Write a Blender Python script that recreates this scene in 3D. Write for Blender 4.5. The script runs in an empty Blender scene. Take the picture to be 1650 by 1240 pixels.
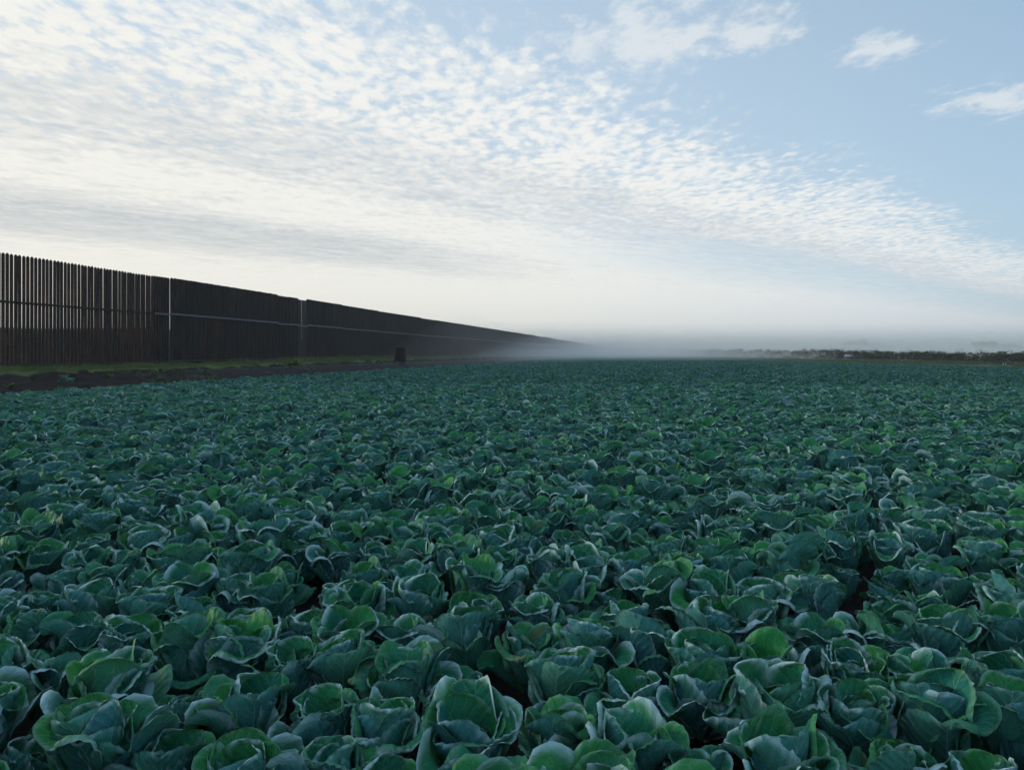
import bpy, math, random
import numpy as np

rnd = random.Random(11)
C = bpy.context.scene.collection
SC = bpy.context.scene

# ------------------------------------------------------------------ camera, sky, sun, exposure
FPX = 1283.0                      # focal length in photo pixels (1650 wide)
CAM_H = 1.6
HORIZON = 569.0
cam = bpy.data.cameras.new('camera')
cam.sensor_width = 36.0
cam.lens = 36.0 * FPX / 1650.0
cam.shift_y = (HORIZON - 620.0) / 1650.0
cam.clip_start = 0.05
cam.clip_end = 6000
cam_o = bpy.data.objects.new('camera', cam)
C.objects.link(cam_o)
cam_o.location = (0, 0, CAM_H)
cam_o.rotation_euler = (math.radians(90), 0, 0)
SC.camera = cam_o

SUN_EL = math.radians(9.0)
SUN_AZ = math.radians(-68.0)      # measured from +Y towards +X
sun = bpy.data.lights.new('sun', 'SUN')
sun.energy = 1.4
sun.angle = math.radians(12)
sun.color = (1.0, 0.86, 0.68)
sun_o = bpy.data.objects.new('sun', sun)
C.objects.link(sun_o)
sun_o.rotation_euler = (math.pi / 2 - SUN_EL, 0, math.pi - SUN_AZ)

SC.view_settings.view_transform = 'Standard'
SC.view_settings.look = 'None'
SC.view_settings.gamma = 1
SC.view_settings.exposure = 0.0
SC.view_settings.use_curve_mapping = False
SC.render.engine = 'CYCLES'
cy = SC.cycles
cy.use_denoising = True
cy.denoiser = 'OPENIMAGEDENOISE'
cy.denoising_input_passes = 'RGB_ALBEDO_NORMAL'
cy.use_adaptive_sampling = True
cy.adaptive_threshold = 0.03
cy.max_bounces = 5
cy.diffuse_bounces = 2
cy.glossy_bounces = 2
cy.transmission_bounces = 2
cy.volume_bounces = 3
cy.transparent_max_bounces = 8


class Nodes:
    """short-hand for building node trees"""
    def __init__(self, tree):
        self.t = tree
        self.n = tree.nodes
        self.l = tree.links

    def add(self, typ, **kw):
        nd = self.n.new(typ)
        for k, v in kw.items():
            setattr(nd, k, v)
        return nd

    def put(self, sock, val):
        if isinstance(val, bpy.types.NodeSocket):
            self.l.new(val, sock)
        elif val is not None:
            if isinstance(val, (tuple, list)) and len(val) == 3 and sock.type == 'RGBA':
                val = (*val, 1)
            sock.default_value = val

    def m(self, op, a, b=None, c=None, clamp=False):
        nd = self.add('ShaderNodeMath', operation=op, use_clamp=clamp)
        self.put(nd.inputs[0], a)
        self.put(nd.inputs[1], b)
        self.put(nd.inputs[2], c)
        return nd.outputs[0]

    def step(self, x, a, b):
        nd = self.add('ShaderNodeMapRange', interpolation_type='SMOOTHSTEP')
        self.put(nd.inputs['Value'], x)
        self.put(nd.inputs['From Min'], a)
        self.put(nd.inputs['From Max'], b)
        return nd.outputs['Result']

    def mix(self, f, a, b, blend='MIX'):
        nd = self.add('ShaderNodeMix', data_type='RGBA', blend_type=blend)
        self.put(nd.inputs['Factor'], f)
        self.put(nd.inputs['A'] if False else nd.inputs[6], a)
        self.put(nd.inputs[7], b)
        return nd.outputs[2]

    def xyz(self, x, y, z=0.0):
        nd = self.add('ShaderNodeCombineXYZ')
        self.put(nd.inputs[0], x)
        self.put(nd.inputs[1], y)
        self.put(nd.inputs[2], z)
        return nd.outputs[0]

    def sep(self, v):
        nd = self.add('ShaderNodeSeparateXYZ')
        self.put(nd.inputs[0], v)
        return nd.outputs

    def noise(self, vec, scale, detail=3, rough=0.5, dist=0.0, dim='3D'):
        nd = self.add('ShaderNodeTexNoise', noise_dimensions=dim)
        self.put(nd.inputs['Vector'], vec)
        self.put(nd.inputs['Scale'], scale)
        self.put(nd.inputs['Detail'], detail)
        self.put(nd.inputs['Roughness'], rough)
        self.put(nd.inputs['Distortion'], dist)
        return nd.outputs['Fac']

    def ramp(self, x, pts):
        """pts: (position, grey value or colour)"""
        nd = self.add('ShaderNodeValToRGB')
        el = nd.color_ramp.elements
        while len(el) < len(pts):
            el.new(0.5)
        for e, (p, v) in zip(el, pts):
            e.position = p
            e.color = (v, v, v, 1) if isinstance(v, (int, float)) else (*v, 1)
        self.put(nd.inputs[0], x)
        return nd.outputs[0]


# ---- world: Nishita sky with a sheet of altocumulus on a flat layer overhead
world = bpy.data.worlds.new('World')
SC.world = world
world.use_nodes = True
world.node_tree.nodes.clear()
w = Nodes(world.node_tree)
SKY_STRENGTH = 0.15
tc = w.add('ShaderNodeTexCoord')
dx, dy, dz = w.sep(tc.outputs['Generated'])
sky = w.add('ShaderNodeTexSky', sky_type='NISHITA', sun_disc=False)
sky.sun_elevation = SUN_EL
sky.sun_rotation = SUN_AZ
sky.air_density = 1.0
sky.dust_density = 0.6
sky.ozone_density = 2.0
sunward = w.m('ADD', w.m('MULTIPLY', dx, math.sin(SUN_AZ)), w.m('MULTIPLY', dy, math.cos(SUN_AZ)))
sun01 = w.m('MULTIPLY', w.m('ADD', sunward, 1.0), 0.5)
zc = w.m('MAXIMUM', dz, 0.02)
u0 = w.m('DIVIDE', dx, zc)
v0 = w.m('DIVIDE', dy, zc)
P0 = w.xyz(u0, v0)
wob = w.noise(P0, 1.1, 2)
wob2 = w.noise(w.xyz(w.m('ADD', u0, 31.7), v0), 1.1, 2)
u = w.m('ADD', u0, w.m('MULTIPLY', w.m('SUBTRACT', wob, 0.5), 0.22))
v = w.m('ADD', v0, w.m('MULTIPLY', w.m('SUBTRACT', wob2, 0.5), 0.22))
P = w.xyz(u, w.m('MULTIPLY', v, 0.55))
e = w.m('SUBTRACT', v, u)             # distance across the edge of the sheet
al = w.m('ADD', v, u)                 # distance along the edge
low = w.noise(P0, 0.55, 3, 0.55)
e = w.m('ADD', e, w.m('MULTIPLY', w.m('SUBTRACT', low, 0.5), 1.6))
# puffy cloudlets near the edge, long ripples deeper in
cell = w.noise(P, 14.0, 8, 0.62, 0.0)
vor = w.add('ShaderNodeTexVoronoi', feature='SMOOTH_F1')
w.put(vor.inputs['Vector'], P)
w.put(vor.inputs['Scale'], 19.0)
w.put(vor.inputs['Smoothness'], 0.7)
puff = w.m('SUBTRACT', 1.0, vor.outputs['Distance'])
cell = w.m('ADD', w.m('MULTIPLY', cell, 0.95), w.m('MULTIPLY', puff, 0.22))
mid = w.noise(P, 2.6, 3, 0.5)
cell = w.m('ADD', cell, w.m('MULTIPLY', w.m('SUBTRACT', mid, 0.5), 0.42))
rip = w.noise(w.xyz(w.m('MULTIPLY', al, 0.9), w.m('MULTIPLY', e, 3.0)), 1.6, 4, 0.55, 0.25)
rip2 = w.noise(w.xyz(w.m('MULTIPLY', u, 3.2), w.m('MULTIPLY', v, 6.5)), 1.0, 5, 0.6, 0.4)
e14 = w.m('DIVIDE', e, 14.0)
thr = w.ramp(e14, [(0.0, 0.95), (2.1 / 14, 0.84), (2.7 / 14, 0.63), (3.2 / 14, 0.52), (4.2 / 14, 0.43), (5.5 / 14, 0.36), (7.5 / 14, 0.20), (1.0, 0.05)])
sheet = w.step(cell, w.m('SUBTRACT', thr, 0.15), w.m('ADD', thr, 0.21))


# lone patches of cloud beyond the edge
def blob(bu, bv, ru, rv):
    a_ = w.m('DIVIDE', w.m('SUBTRACT', u, bu), ru)
    b_ = w.m('DIVIDE', w.m('SUBTRACT', v, bv), rv)
    q = w.m('SQRT', w.m('ADD', w.m('MULTIPLY', a_, a_), w.m('MULTIPLY', b_, b_)))
    return w.m('SUBTRACT', 1.0, q, clamp=True)


bl = None
for b in ((0.42, 2.58, 0.46, 0.50), (0.74, 2.52, 0.28, 0.34), (1.24, 2.62, 0.26, 0.26), (1.95, 3.15, 0.46, 0.42),
          (-0.02, 2.85, 0.30, 0.25), (1.7, 2.3, 0.2, 0.14), (-1.0, 1.2, 0.5, 0.4), (1.4, 1.3, 0.6, 0.4)):
    k = blob(*b)
    bl = k if bl is None else w.m('MAXIMUM', bl, k)
cell2 = w.noise(P, 10.0, 9, 0.66, 0.0)
patch = w.step(w.m('ADD', w.m('MULTIPLY', bl, 0.62), w.m('MULTIPLY', cell2, 1.35)), 0.86, 1.24)
patch = w.m('MULTIPLY', patch, 0.58)
# deep inside the sheet it closes up; a thinner lane opens on the far side
lane = w.m('MULTIPLY', w.step(u, -0.6, 2.5), w.m('MULTIPLY', w.step(e, 4.6, 5.6), w.m('SUBTRACT', 1.0, w.step(e, 6.2, 9.5))))
cover = w.m('MAXIMUM', sheet, w.step(w.m('ADD', e, w.m('MULTIPLY', rip, 2.0)), 5.0, 8.2))
cover = w.m('MULTIPLY', cover, w.m('SUBTRACT', 1.0, w.m('MULTIPLY', lane, w.m('ADD', 0.25, w.m('MULTIPLY', rip, 0.9)))))
cover = w.m('MULTIPLY', cover, w.step(e, 1.7, 3.0))
cover = w.m('MULTIPLY', w.m('MAXIMUM', cover, patch, clamp=True), 0.94)
# grey bands where the sheet is thick
band = w.ramp(e14, [(0.0, 0.0), (3.4 / 14, 0.06), (4.7 / 14, 0.62), (5.5 / 14, 0.60), (6.6 / 14, 0.10), (7.5 / 14, 0.22), (8.6 / 14, 0.95), (10.2 / 14, 0.80), (11.5 / 14, 0.15), (1.0, 0.0)])
band = w.m('MULTIPLY', band, w.m('SUBTRACT', 1.0, w.m('MULTIPLY', w.m('MULTIPLY', w.step(e, 6.6, 7.6), w.step(u, -1.8, 1.2)), 0.9)))
streak = w.m('MULTIPLY', w.m('MULTIPLY', w.step(e, 2.6, 5.2), 1.0), w.m('SUBTRACT', w.m('ADD', w.m('MULTIPLY', rip, 0.55), w.m('MULTIPLY', rip2, 0.45)), 0.5))
streak = w.m('MULTIPLY', streak, 1.8)
cellsh = w.m('MULTIPLY', w.m('SUBTRACT', 0.50, cell), w.m('SUBTRACT', 1.5, w.m('MULTIPLY', e14, 1.3, clamp=True)))
grey = w.m('ADD', band, w.m('ADD', streak, w.m('MULTIPLY', cellsh, 1.5)), clamp=True)
ccol = w.mix(grey, (0.93, 0.93, 0.90), (0.52, 0.575, 0.635))
# lit warmer towards the sun, cooler away from it
warm = w.step(dx, 0.15, -0.7)
ccol = w.mix(w.m('MULTIPLY', warm, 0.55), ccol, w.mix(1.0, ccol, (1.02, 0.99, 0.93), 'MULTIPLY'))
inv = 1.0 / SKY_STRENGTH
ccol = w.mix(1.0, ccol, (inv, inv, inv), 'MULTIPLY')
# thin high veil that pales the blue
veil = w.m('SUBTRACT', 0.66, w.m('MULTIPLY', w.step(w.m('ADD', dz, w.m('MULTIPLY', dx, 0.35)), 0.25, 0.85), 0.22))
vcol = w.ramp(sun01, [(0.0, (0.22, 0.36, 0.52)), (0.40, (0.52, 0.73, 0.94)), (0.62, (0.66, 0.83, 1.0)), (1.0, (0.74, 0.86, 0.96))])
vcol = w.mix(1.0, vcol, (inv, inv, inv), 'MULTIPLY')
skyc = w.mix(veil, sky.outputs[0], vcol)
col = w.mix(cover, skyc, ccol)
# thick air low over the horizon
hz = w.m('POWER', 2.718, w.m('MULTIPLY', w.m('MAXIMUM', dz, 0.0), -11.0))
hcol = w.ramp(sun01, [(0.0, (0.20, 0.27, 0.34)), (0.30, (0.40, 0.51, 0.60)), (0.48, (0.60, 0.69, 0.75)), (0.66, (0.78, 0.79, 0.735)), (0.92, (0.88, 0.825, 0.68))])
hcol = w.mix(w.step(dz, 0.085, 0.010), hcol, w.mix(1.0, hcol, (0.82, 0.85, 0.875), 'MULTIPLY'))
hcol = w.mix(w.m('MULTIPLY', w.m('SUBTRACT', rip2, 0.5), 0.5), hcol, (0.9, 0.88, 0.8))
hcol = w.mix(1.0, hcol, (inv, inv, inv), 'MULTIPLY')
col = w.mix(w.m('MULTIPLY', hz, 0.95), col, hcol)
bg = w.add('ShaderNodeBackground')
bg.inputs['Strength'].default_value = SKY_STRENGTH
w.l.new(col, bg.inputs['Color'])
out = w.add('ShaderNodeOutputWorld')
w.l.new(bg.outputs[0], out.inputs['Surface'])


# ------------------------------------------------------------------ helpers
def tag(o, label=None, cat=None, group=None, kind=None):
    if label: o['label'] = label
    if cat: o['category'] = cat
    if group: o['group'] = group
    if kind: o['kind'] = kind
    return o


def empty(name, loc=(0, 0, 0), rz=0.0, parent=None):
    o = bpy.data.objects.new(name, None)
    o.empty_display_size = 0.1
    C.objects.link(o)
    o.location = loc
    o.rotation_euler = (0, 0, rz)
    o.parent = parent
    return o


def mesh_obj(name, me, parent=None, loc=(0, 0, 0)):
    o = bpy.data.objects.new(name, me)
    C.objects.link(o)
    o.location = loc
    o.parent = parent
    return o


def make_mesh(name, verts, faces, mat=None, smooth=False):
    me = bpy.data.meshes.new(name)
    me.from_pydata([tuple(map(float, p)) for p in verts], [], faces)
    if mat: me.materials.append(mat)
    if smooth: me.polygons.foreach_set('use_smooth', [True] * len(me.polygons))
    me.update()
    return me


class MB:
    """collects simple solids into one mesh"""
    def __init__(self):
        self.v = []
        self.f = []

    def box(self, x0, x1, y0, y1, z0, z1):
        b = len(self.v)
        self.v += [(x0, y0, z0), (x1, y0, z0), (x1, y1, z0), (x0, y1, z0), (x0, y0, z1), (x1, y0, z1), (x1, y1, z1), (x0, y1, z1)]
        self.f += [tuple(b + i for i in q) for q in ((0, 3, 2, 1), (4, 5, 6, 7), (0, 1, 5, 4), (1, 2, 6, 5), (2, 3, 7, 6), (3, 0, 4, 7))]

    def tube(self, p0, p1, r0, r1, n=7):
        p0 = np.array(p0, float); p1 = np.array(p1, float)
        d = p1 - p0
        d /= max(np.linalg.norm(d), 1e-9)
        a = np.cross(d, (0, 0, 1)) if abs(d[2]) < 0.9 else np.cross(d, (1, 0, 0))
        a /= np.linalg.norm(a)
        c = np.cross(d, a)
        b = len(self.v)
        for p, r in ((p0, r0), (p1, r1)):
            for i in range(n):
                t = 2 * math.pi * i / n
                self.v.append(tuple(p + r * (math.cos(t) * a + math.sin(t) * c)))
        for i in range(n):
            j = (i + 1) % n
            self.f.append((b + i, b + j, b + n + j, b + n + i))
        self.f.append(tuple(b + n + i for i in range(n)))
        self.f.append(tuple(b + i for i in reversed(range(n))))

    def lathe(self, prof, n=28, cap=True):
        """prof: (r, z) pairs"""
        b = len(self.v)
        for r, z in prof:
            for i in range(n):
                t = 2 * math.pi * i / n
                self.v.append((r * math.cos(t), r * math.sin(t), z))
        for k in range(len(prof) - 1):
            for i in range(n):
                j = (i + 1) % n
                self.f.append((b + k * n + i, b + k * n + j, b + (k + 1) * n + j, b + (k + 1) * n + i))

    def mesh(self, name, mat, smooth=False):
        return make_mesh(name, self.v, self.f, mat, smooth)

    def build(self, name, mat, parent=None, loc=(0, 0, 0), smooth=False):
        return mesh_obj(name, self.mesh(name, mat, smooth), parent, loc)


def material(name):
    m = bpy.data.materials.new(name)
    m.use_nodes = True
    m.node_tree.nodes.clear()
    n = Nodes(m.node_tree)
    o = n.add('ShaderNodeOutputMaterial')
    p = n.add('ShaderNodeBsdfPrincipled')
    n.l.new(p.outputs[0], o.inputs['Surface'])
    n.out = o
    n.p = p
    return m, n


def simple(name, c0, c1, scale, rough=0.8, spec=0.3, bump=0.0, detail=5, metallic=0.0, stretch=None):
    m, n = material(name)
    t = n.add('ShaderNodeTexCoord')
    vec = t.outputs['Object']
    if stretch:
        mp = n.add('ShaderNodeMapping')
        mp.inputs['Scale'].default_value = stretch
        n.l.new(vec, mp.inputs[0])
        vec = mp.outputs[0]
    f = n.noise(vec, scale, detail, 0.6)
    f = n.step(f, 0.3, 0.7)
    n.put(n.p.inputs['Base Color'], n.mix(f, c0, c1))
    n.p.inputs['Roughness'].default_value = rough
    n.p.inputs['Specular IOR Level'].default_value = spec
    n.p.inputs['Metallic'].default_value = metallic
    if bump:
        b = n.add('ShaderNodeBump')
        b.inputs['Strength'].default_value = 0.6
        b.inputs['Distance'].default_value = bump
        n.l.new(f, b.inputs['Height'])
        n.l.new(b.outputs[0], n.p.inputs['Normal'])
    return m


# ------------------------------------------------------------------ lie of the land
# the fence runs away to the vanishing point; D = distance from the camera's line towards it, S = distance along it
FA = math.radians(9.73)
CA, SA = math.cos(FA), math.sin(FA)
FENCE_D = 30.1
FIELD_D = 19.7                    # edge of the crop on the fence side
FIELD_X = 44.0                    # edge of the crop on the far side
ROW_A = math.radians(-12.0)       # crop rows
BED = 0.88


def ds_to_xy(D, S):
    return (-D * CA + S * SA, D * SA + S * CA)


def xy_to_ds(x, y):
    return (-x * CA + y * SA, x * SA + y * CA)


def sm(x, a, b):
    t = np.clip((x - a) / (b - a), 0, 1)
    return t * t * (3 - 2 * t)


def hnoise(x, y, sc, seed=0):
    """cheap smooth value noise"""
    x = np.asarray(x, float) * sc + seed * 17.3
    y = np.asarray(y, float) * sc + seed * 9.1
    xi = np.floor(x); yi = np.floor(y)
    fx = x - xi; fy = y - yi
    fx = fx * fx * (3 - 2 * fx); fy = fy * fy * (3 - 2 * fy)

    def h(a, b):
        q = np.sin(a * 127.1 + b * 311.7 + seed * 74.7) * 43758.5453
        return q - np.floor(q)
    return (h(xi, yi) * (1 - fx) + h(xi + 1, yi) * fx) * (1 - fy) + (h(xi, yi + 1) * (1 - fx) + h(xi + 1, yi + 1) * fx) * fy - 0.5


def ground_z(x, y):
    x = np.asarray(x, float); y = np.asarray(y, float)
    D, S = xy_to_ds(x, y)
    # berm under the fence
    berm = 0.84 + 0.14 * sm(S, 45, 75) - 0.05 * sm(S, 90, 160)
    z = berm * sm(D, 20.5, 30.5) * 1.0 + 0.06 * sm(D, 20.0, 22.0)
    # levee on the other side of the fence
    z = z + (3.0 + 1.3 * hnoise(x, y, 0.07, 23)) * sm(D, 34, 60)
    # clods on the bare strip
    bare = sm(D, 19.4, 20.6) * (1 - sm(D, 27.2, 28.4))
    z = z + bare * (0.22 * hnoise(x, y, 1.1, 1) + 0.22 * hnoise(x, y, 2.3, 2) + 0.10 * hnoise(x, y, 5.3, 3))
    z = z + 0.10 * sm(D, 26, 27) * hnoise(x, y, 0.9, 4)
    # beds in the crop
    infield = (1 - sm(D, 19.0, 20.0)) * (1 - sm(x, 43.0, 44.5))
    q = x * math.sin(-ROW_A) + y * math.cos(ROW_A)
    near = 1 - sm(y, 14, 30)
    z = z + infield * near * (0.05 * np.cos(2 * math.pi * q / BED) - 0.05 + 0.05 * hnoise(x, y, 7.0, 5))
    # low grassy bank on the far side, lower scrub land beyond it
    z = z + 0.42 * sm(x, 44.6, 46.5) * (1 - 0.9 * sm(x, 49.5, 56)) + 0.08 * sm(x, 44.5, 46) * hnoise(x, y, 0.7, 6)
    z = z - 0.5 * sm(x, 52, 75)
    return z


def pix(px, py, depth):
    """a photo pixel at a chosen distance from the camera"""
    return ((px - 825.0) / FPX * depth, depth, CAM_H + (HORIZON - py) / FPX * depth)


def ground_hit(px, py):
    """where the line of sight through a photo pixel meets the land"""
    for d in np.arange(18, 140, 0.1):
        x, y, z = pix(px, py, d)
        if z <= float(ground_z(x, y)):
            break
    return x, y, float(ground_z(x, y))


# ------------------------------------------------------------------ ground
gm, n = material('soil_and_turf')
geo = n.add('ShaderNodeNewGeometry')
at = n.add('ShaderNodeAttribute', attribute_name='turf')
pos = geo.outputs['Position']
f1 = n.noise(pos, 1.7, 6, 0.62)
f2 = n.noise(pos, 14.0, 5, 0.6)
soil = n.mix(n.step(f1, 0.3, 0.7), (0.014, 0.010, 0.010), (0.030, 0.022, 0.021))
soil = n.mix(n.step(f2, 0.55, 0.75), soil, (0.044, 0.034, 0.032))
turf = n.mix(n.step(f1, 0.3, 0.7), (0.075, 0.125, 0.030), (0.16, 0.185, 0.065))
turf = n.mix(n.step(f2, 0.6, 0.75), turf, (0.14, 0.135, 0.075))
dry = n.add('ShaderNodeAttribute', attribute_name='dry').outputs['Fac']
turf = n.mix(n.m('MULTIPLY', dry, 0.9), turf, n.mix(f1, (0.17, 0.12, 0.06), (0.27, 0.20, 0.10)))
tf = n.step(n.m('ADD', at.outputs['Fac'], n.m('MULTIPLY', n.m('SUBTRACT', f1, 0.5), 1.7)), 0.38, 0.62)
n.put(n.p.inputs['Base Color'], n.mix(tf, soil, turf))
n.p.inputs['Roughness'].default_value = 0.92
n.p.inputs['Specular IOR Level'].default_value = 0.15
bp = n.add('ShaderNodeBump')
bp.inputs['Distance'].default_value = 0.06
bp.inputs['Strength'].default_value = 0.8
n.l.new(f2, bp.inputs['Height'])
n.l.new(bp.outputs[0], n.p.inputs['Normal'])


def axis(segs):
    o = []
    for a, b, st in segs:
        k = max(1, int(round((b - a) / st)))
        o += [a + (b - a) * i / k for i in range(k)]
    return np.array(o + [segs[-1][1]])


Da = axis([(-1400, -300, 110), (-300, -80, 10), (-80, -40, 0.8), (-40, -8, 0.9), (-8, 8, 0.14), (8, 18.5, 0.7), (18.5, 31, 0.24), (31, 60, 2.5), (60, 300, 24), (300, 1400, 110)])
Sa = axis([(-1400, -200, 120), (-200, -10, 12), (-10, 1, 1), (1, 13, 0.14), (13, 20, 0.5), (20, 70, 0.26), (70, 140, 0.45), (140, 330, 1.2), (330, 600, 14), (600, 1400, 100)])
Dg, Sg = np.meshgrid(Da, Sa, indexing='ij')
Xg, Yg = ds_to_xy(Dg, Sg)
Zg = ground_z(Xg, Yg)
nD, nS = Dg.shape
me = bpy.data.meshes.new('ground')
idx = np.arange(nD * nS).reshape(nD, nS)
quads = np.stack([idx[:-1, :-1], idx[:-1, 1:], idx[1:, 1:], idx[1:, :-1]], -1).reshape(-1, 4)


def fast_mesh(me, co, quads):
    me.vertices.add(len(co))
    me.vertices.foreach_set('co', np.asarray(co, np.float32).ravel())
    me.loops.add(quads.size)
    me.loops.foreach_set('vertex_index', quads.ravel().astype(np.int32))
    k = quads.shape[1]
    me.polygons.add(len(quads))
    me.polygons.foreach_set('loop_start', np.arange(0, quads.size, k, dtype=np.int32))
    me.polygons.foreach_set('use_smooth', np.ones(len(quads), bool))
    me.update(calc_edges=True)


fast_mesh(me, np.stack([Xg, Yg, Zg], -1).reshape(-1, 3), quads[:, ::-1])
a = me.attributes.new('turf', 'FLOAT', 'POINT')
tv = np.maximum(sm(Dg, 26.2, 28.0), sm(Xg, 44.2, 46.2)) * (1 - 0.55 * sm(Dg, 28.9, 29.9))
a.data.foreach_set('value', tv.astype(np.float32).ravel())
a = me.attributes.new('dry', 'FLOAT', 'POINT')
a.data.foreach_set('value', sm(Dg, 32, 40).astype(np.float32).ravel())
me.materials.append(gm)
tag(mesh_obj('ground', me), 'dark tilled soil and grassy verge reaching to the horizon', 'ground', kind='structure')


# ------------------------------------------------------------------ fence of steel bollards
def steel(name, c0, c1, rust):
    m, n = material(name)
    t = n.add('ShaderNodeTexCoord')
    geo = n.add('ShaderNodeNewGeometry')
    oi = n.add('ShaderNodeObjectInfo')
    mp = n.add('ShaderNodeMapping')
    mp.inputs['Scale'].default_value = (6, 6, 0.5)
    n.l.new(geo.outputs['Position'], mp.inputs[0])
    f = n.noise(mp.outputs[0], 1.0, 6, 0.65)
    g = n.noise(geo.outputs['Position'], 0.35, 3)
    colr = n.mix(n.step(f, 0.3, 0.75), c0, c1)
    colr = n.mix(n.m('MULTIPLY', n.step(n.m('ADD', f, n.m('MULTIPLY', g, 0.5)), 0.72, 0.95), 0.7), colr, rust)
    colr = n.mix(n.m('MULTIPLY', oi.outputs['Random'], 0.35), colr, c0)
    n.put(n.p.inputs['Base Color'], colr)
    n.p.inputs['Roughness'].default_value = 0.7
    n.p.inputs['Specular IOR Level'].default_value = 0.25
    return m


M_SLAT = steel('weathered_steel', (0.010, 0.0085, 0.0095), (0.022, 0.015, 0.014), (0.085, 0.033, 0.018))
M_RAIL = steel('galvanised_rail', (0.15, 0.16, 0.18), (0.22, 0.23, 0.25), (0.08, 0.07, 0.07))
M_RUST = steel('rusty_steel', (0.015, 0.0095, 0.009), (0.050, 0.022, 0.017), (0.16, 0.048, 0.024))
M_PALE = steel('gap_light_steel', (0.028, 0.028, 0.030), (0.040, 0.039, 0.040), (0.06, 0.04, 0.03))  # sky light between these slats put into the steel colour
M_BASE = steel('base_channel', (0.035, 0.034, 0.036), (0.06, 0.057, 0.057), (0.07, 0.04, 0.03))

fence = empty('bollard_fence', (*ds_to_xy(FENCE_D, 0), 0.0), math.pi / 2 - FA)
tag(fence, 'long dark steel bollard fence running along the edge of the field into the fog', 'fence')
# local frame of the fence: +x along it, -y towards the field
PITCH = 0.254


def s_of(px):
    q = (px - 825.0) / FPX
    return FENCE_D / (-q * CA + SA) * 0 + (lambda Y: Y * q * SA + Y * CA)(FENCE_D / (-q * CA + SA))


def slat_mesh(wd, th, H):
    b = MB()
    x, y = wd / 2, th / 2
    b.v = [(-x, -y, 0), (x, -y, 0), (x, y, 0), (-x, y, 0), (-x, -y, H), (x, -y, H), (x, y, H), (-x, y, H),
           (-x * 0.3, -y * 0.6, H + 0.08), (x * 0.3, -y * 0.6, H + 0.08), (x * 0.3, y * 0.6, H + 0.08), (-x * 0.3, y * 0.6, H + 0.08)]
    b.f = [(0, 1, 5, 4), (1, 2, 6, 5), (2, 3, 7, 6), (3, 0, 4, 7), (4, 5, 9, 8), (5, 6, 10, 9), (6, 7, 11, 10), (7, 4, 8, 11), (8, 9, 10, 11)]
    return b


# sections: (photo x where it starts, step in height, slat width, slat depth)
cuts = [(-160, 0.0, 0.145, 0.078), (247, 0.0, 0.150, 0.15), (272.5, 0.02, 0.150, 0.15), (447, -0.10, 0.150, 0.15), (463, -0.09, 0.150, 0.15),
        (480, -0.15, 0.120, 0.062), (494, -0.07, 0.150, 0.15), (551, -0.12, 0.150, 0.15), (610, -0.16, 0.150, 0.15),
        (648, -0.13, 0.150, 0.15), (678, -0.17, 0.150, 0.15), (700, -0.14, 0.150, 0.15)]
secs = [[s_of(c[0]), c[1], c[2], c[3]] for c in cuts]
s = secs[-1][0]
while s < 620:
    s += rnd.uniform(10, 17)
    secs.append([s, -0.12 + rnd.uniform(-0.07, 0.07), 0.150, 0.15])
secs.append([640, 0, 0, 0])
H0 = 5.4
spots = []
for k in range(len(secs) - 1):
    s0, dzs, wd, th = secs[k]
    s1 = secs[k + 1][0]
    nn = max(1, int(round((s1 - s0) / PITCH)))
    pit = (s1 - s0) / nn
    base = float(np.mean(ground_z(*ds_to_xy(FENCE_D, np.linspace(s0, s1, 5)))))
    secs[k].append(base)
    skip = 1 if k in (2,) else 0
    for i in range(skip, nn):
        if k == 2 and i == 0:
            continue
        spots.append((s0 + (i + 0.5) * pit - (0.095 if k == 2 and i == 1 else 0), base, dzs, wd, th))
    # rails on the field side, one length per section
    zr = base + 3.10 + dzs
    r = MB()
    r.box(s0 + 0.03, s1 - 0.03, -th / 2 - 0.055, -th / 2 - 0.004, zr, zr + 0.11)
    r.box(s0 + 0.03, s1 - 0.03, -th / 2 - 0.095, -th / 2 - 0.057, zr - 0.004, zr + 0.006)
    dark = k == 0
    r.build('rail', M_SLAT if dark else M_RAIL, fence)
    r = MB()
    r.box(s0 + 0.02, s1 - 0.02, -th / 2 - 0.05, -th / 2 - 0.004, base + 0.13, base + 0.22)
    r.build('base_rail', M_BASE, fence)
cache = {}
in_view = [p for p in spots if p[0] > s_of(-6)]
near_set = set(p[0] for p in in_view[:300])
bulk = MB()
for (sx, base, dzs, wd, th) in spots:
    hh = H0 + dzs
    jx = rnd.uniform(-0.003, 0.003)
    jz = rnd.uniform(-0.012, 0.012)
    if sx in near_set:
        key = (wd, th, round(hh, 3))
        if key not in cache:
            cache[key] = slat_mesh(wd, th, hh + 0.3).mesh('slat', {0.062: M_PALE, 0.078: M_RUST}.get(th, M_SLAT))
        o = bpy.data.objects.new('slat', cache[key])
        C.objects.link(o)
        o.parent = fence
        o.location = (sx + jx, 0, base - 0.3 + jz)
        o.rotation_euler = (rnd.uniform(-.002, .002), rnd.uniform(-.0012, .0012), rnd.uniform(-.03, .03))
    else:
        q = slat_mesh(wd, th, hh + 0.3)
        b0 = len(bulk.v)
        bulk.v += [(x + sx + jx, y, z + base - 0.3 + jz) for x, y, z in q.v]
        bulk.f += [tuple(i + b0 for i in f) for f in q.f]
tag(bulk.build('slat_run', M_SLAT, fence), kind='stuff')


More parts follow.
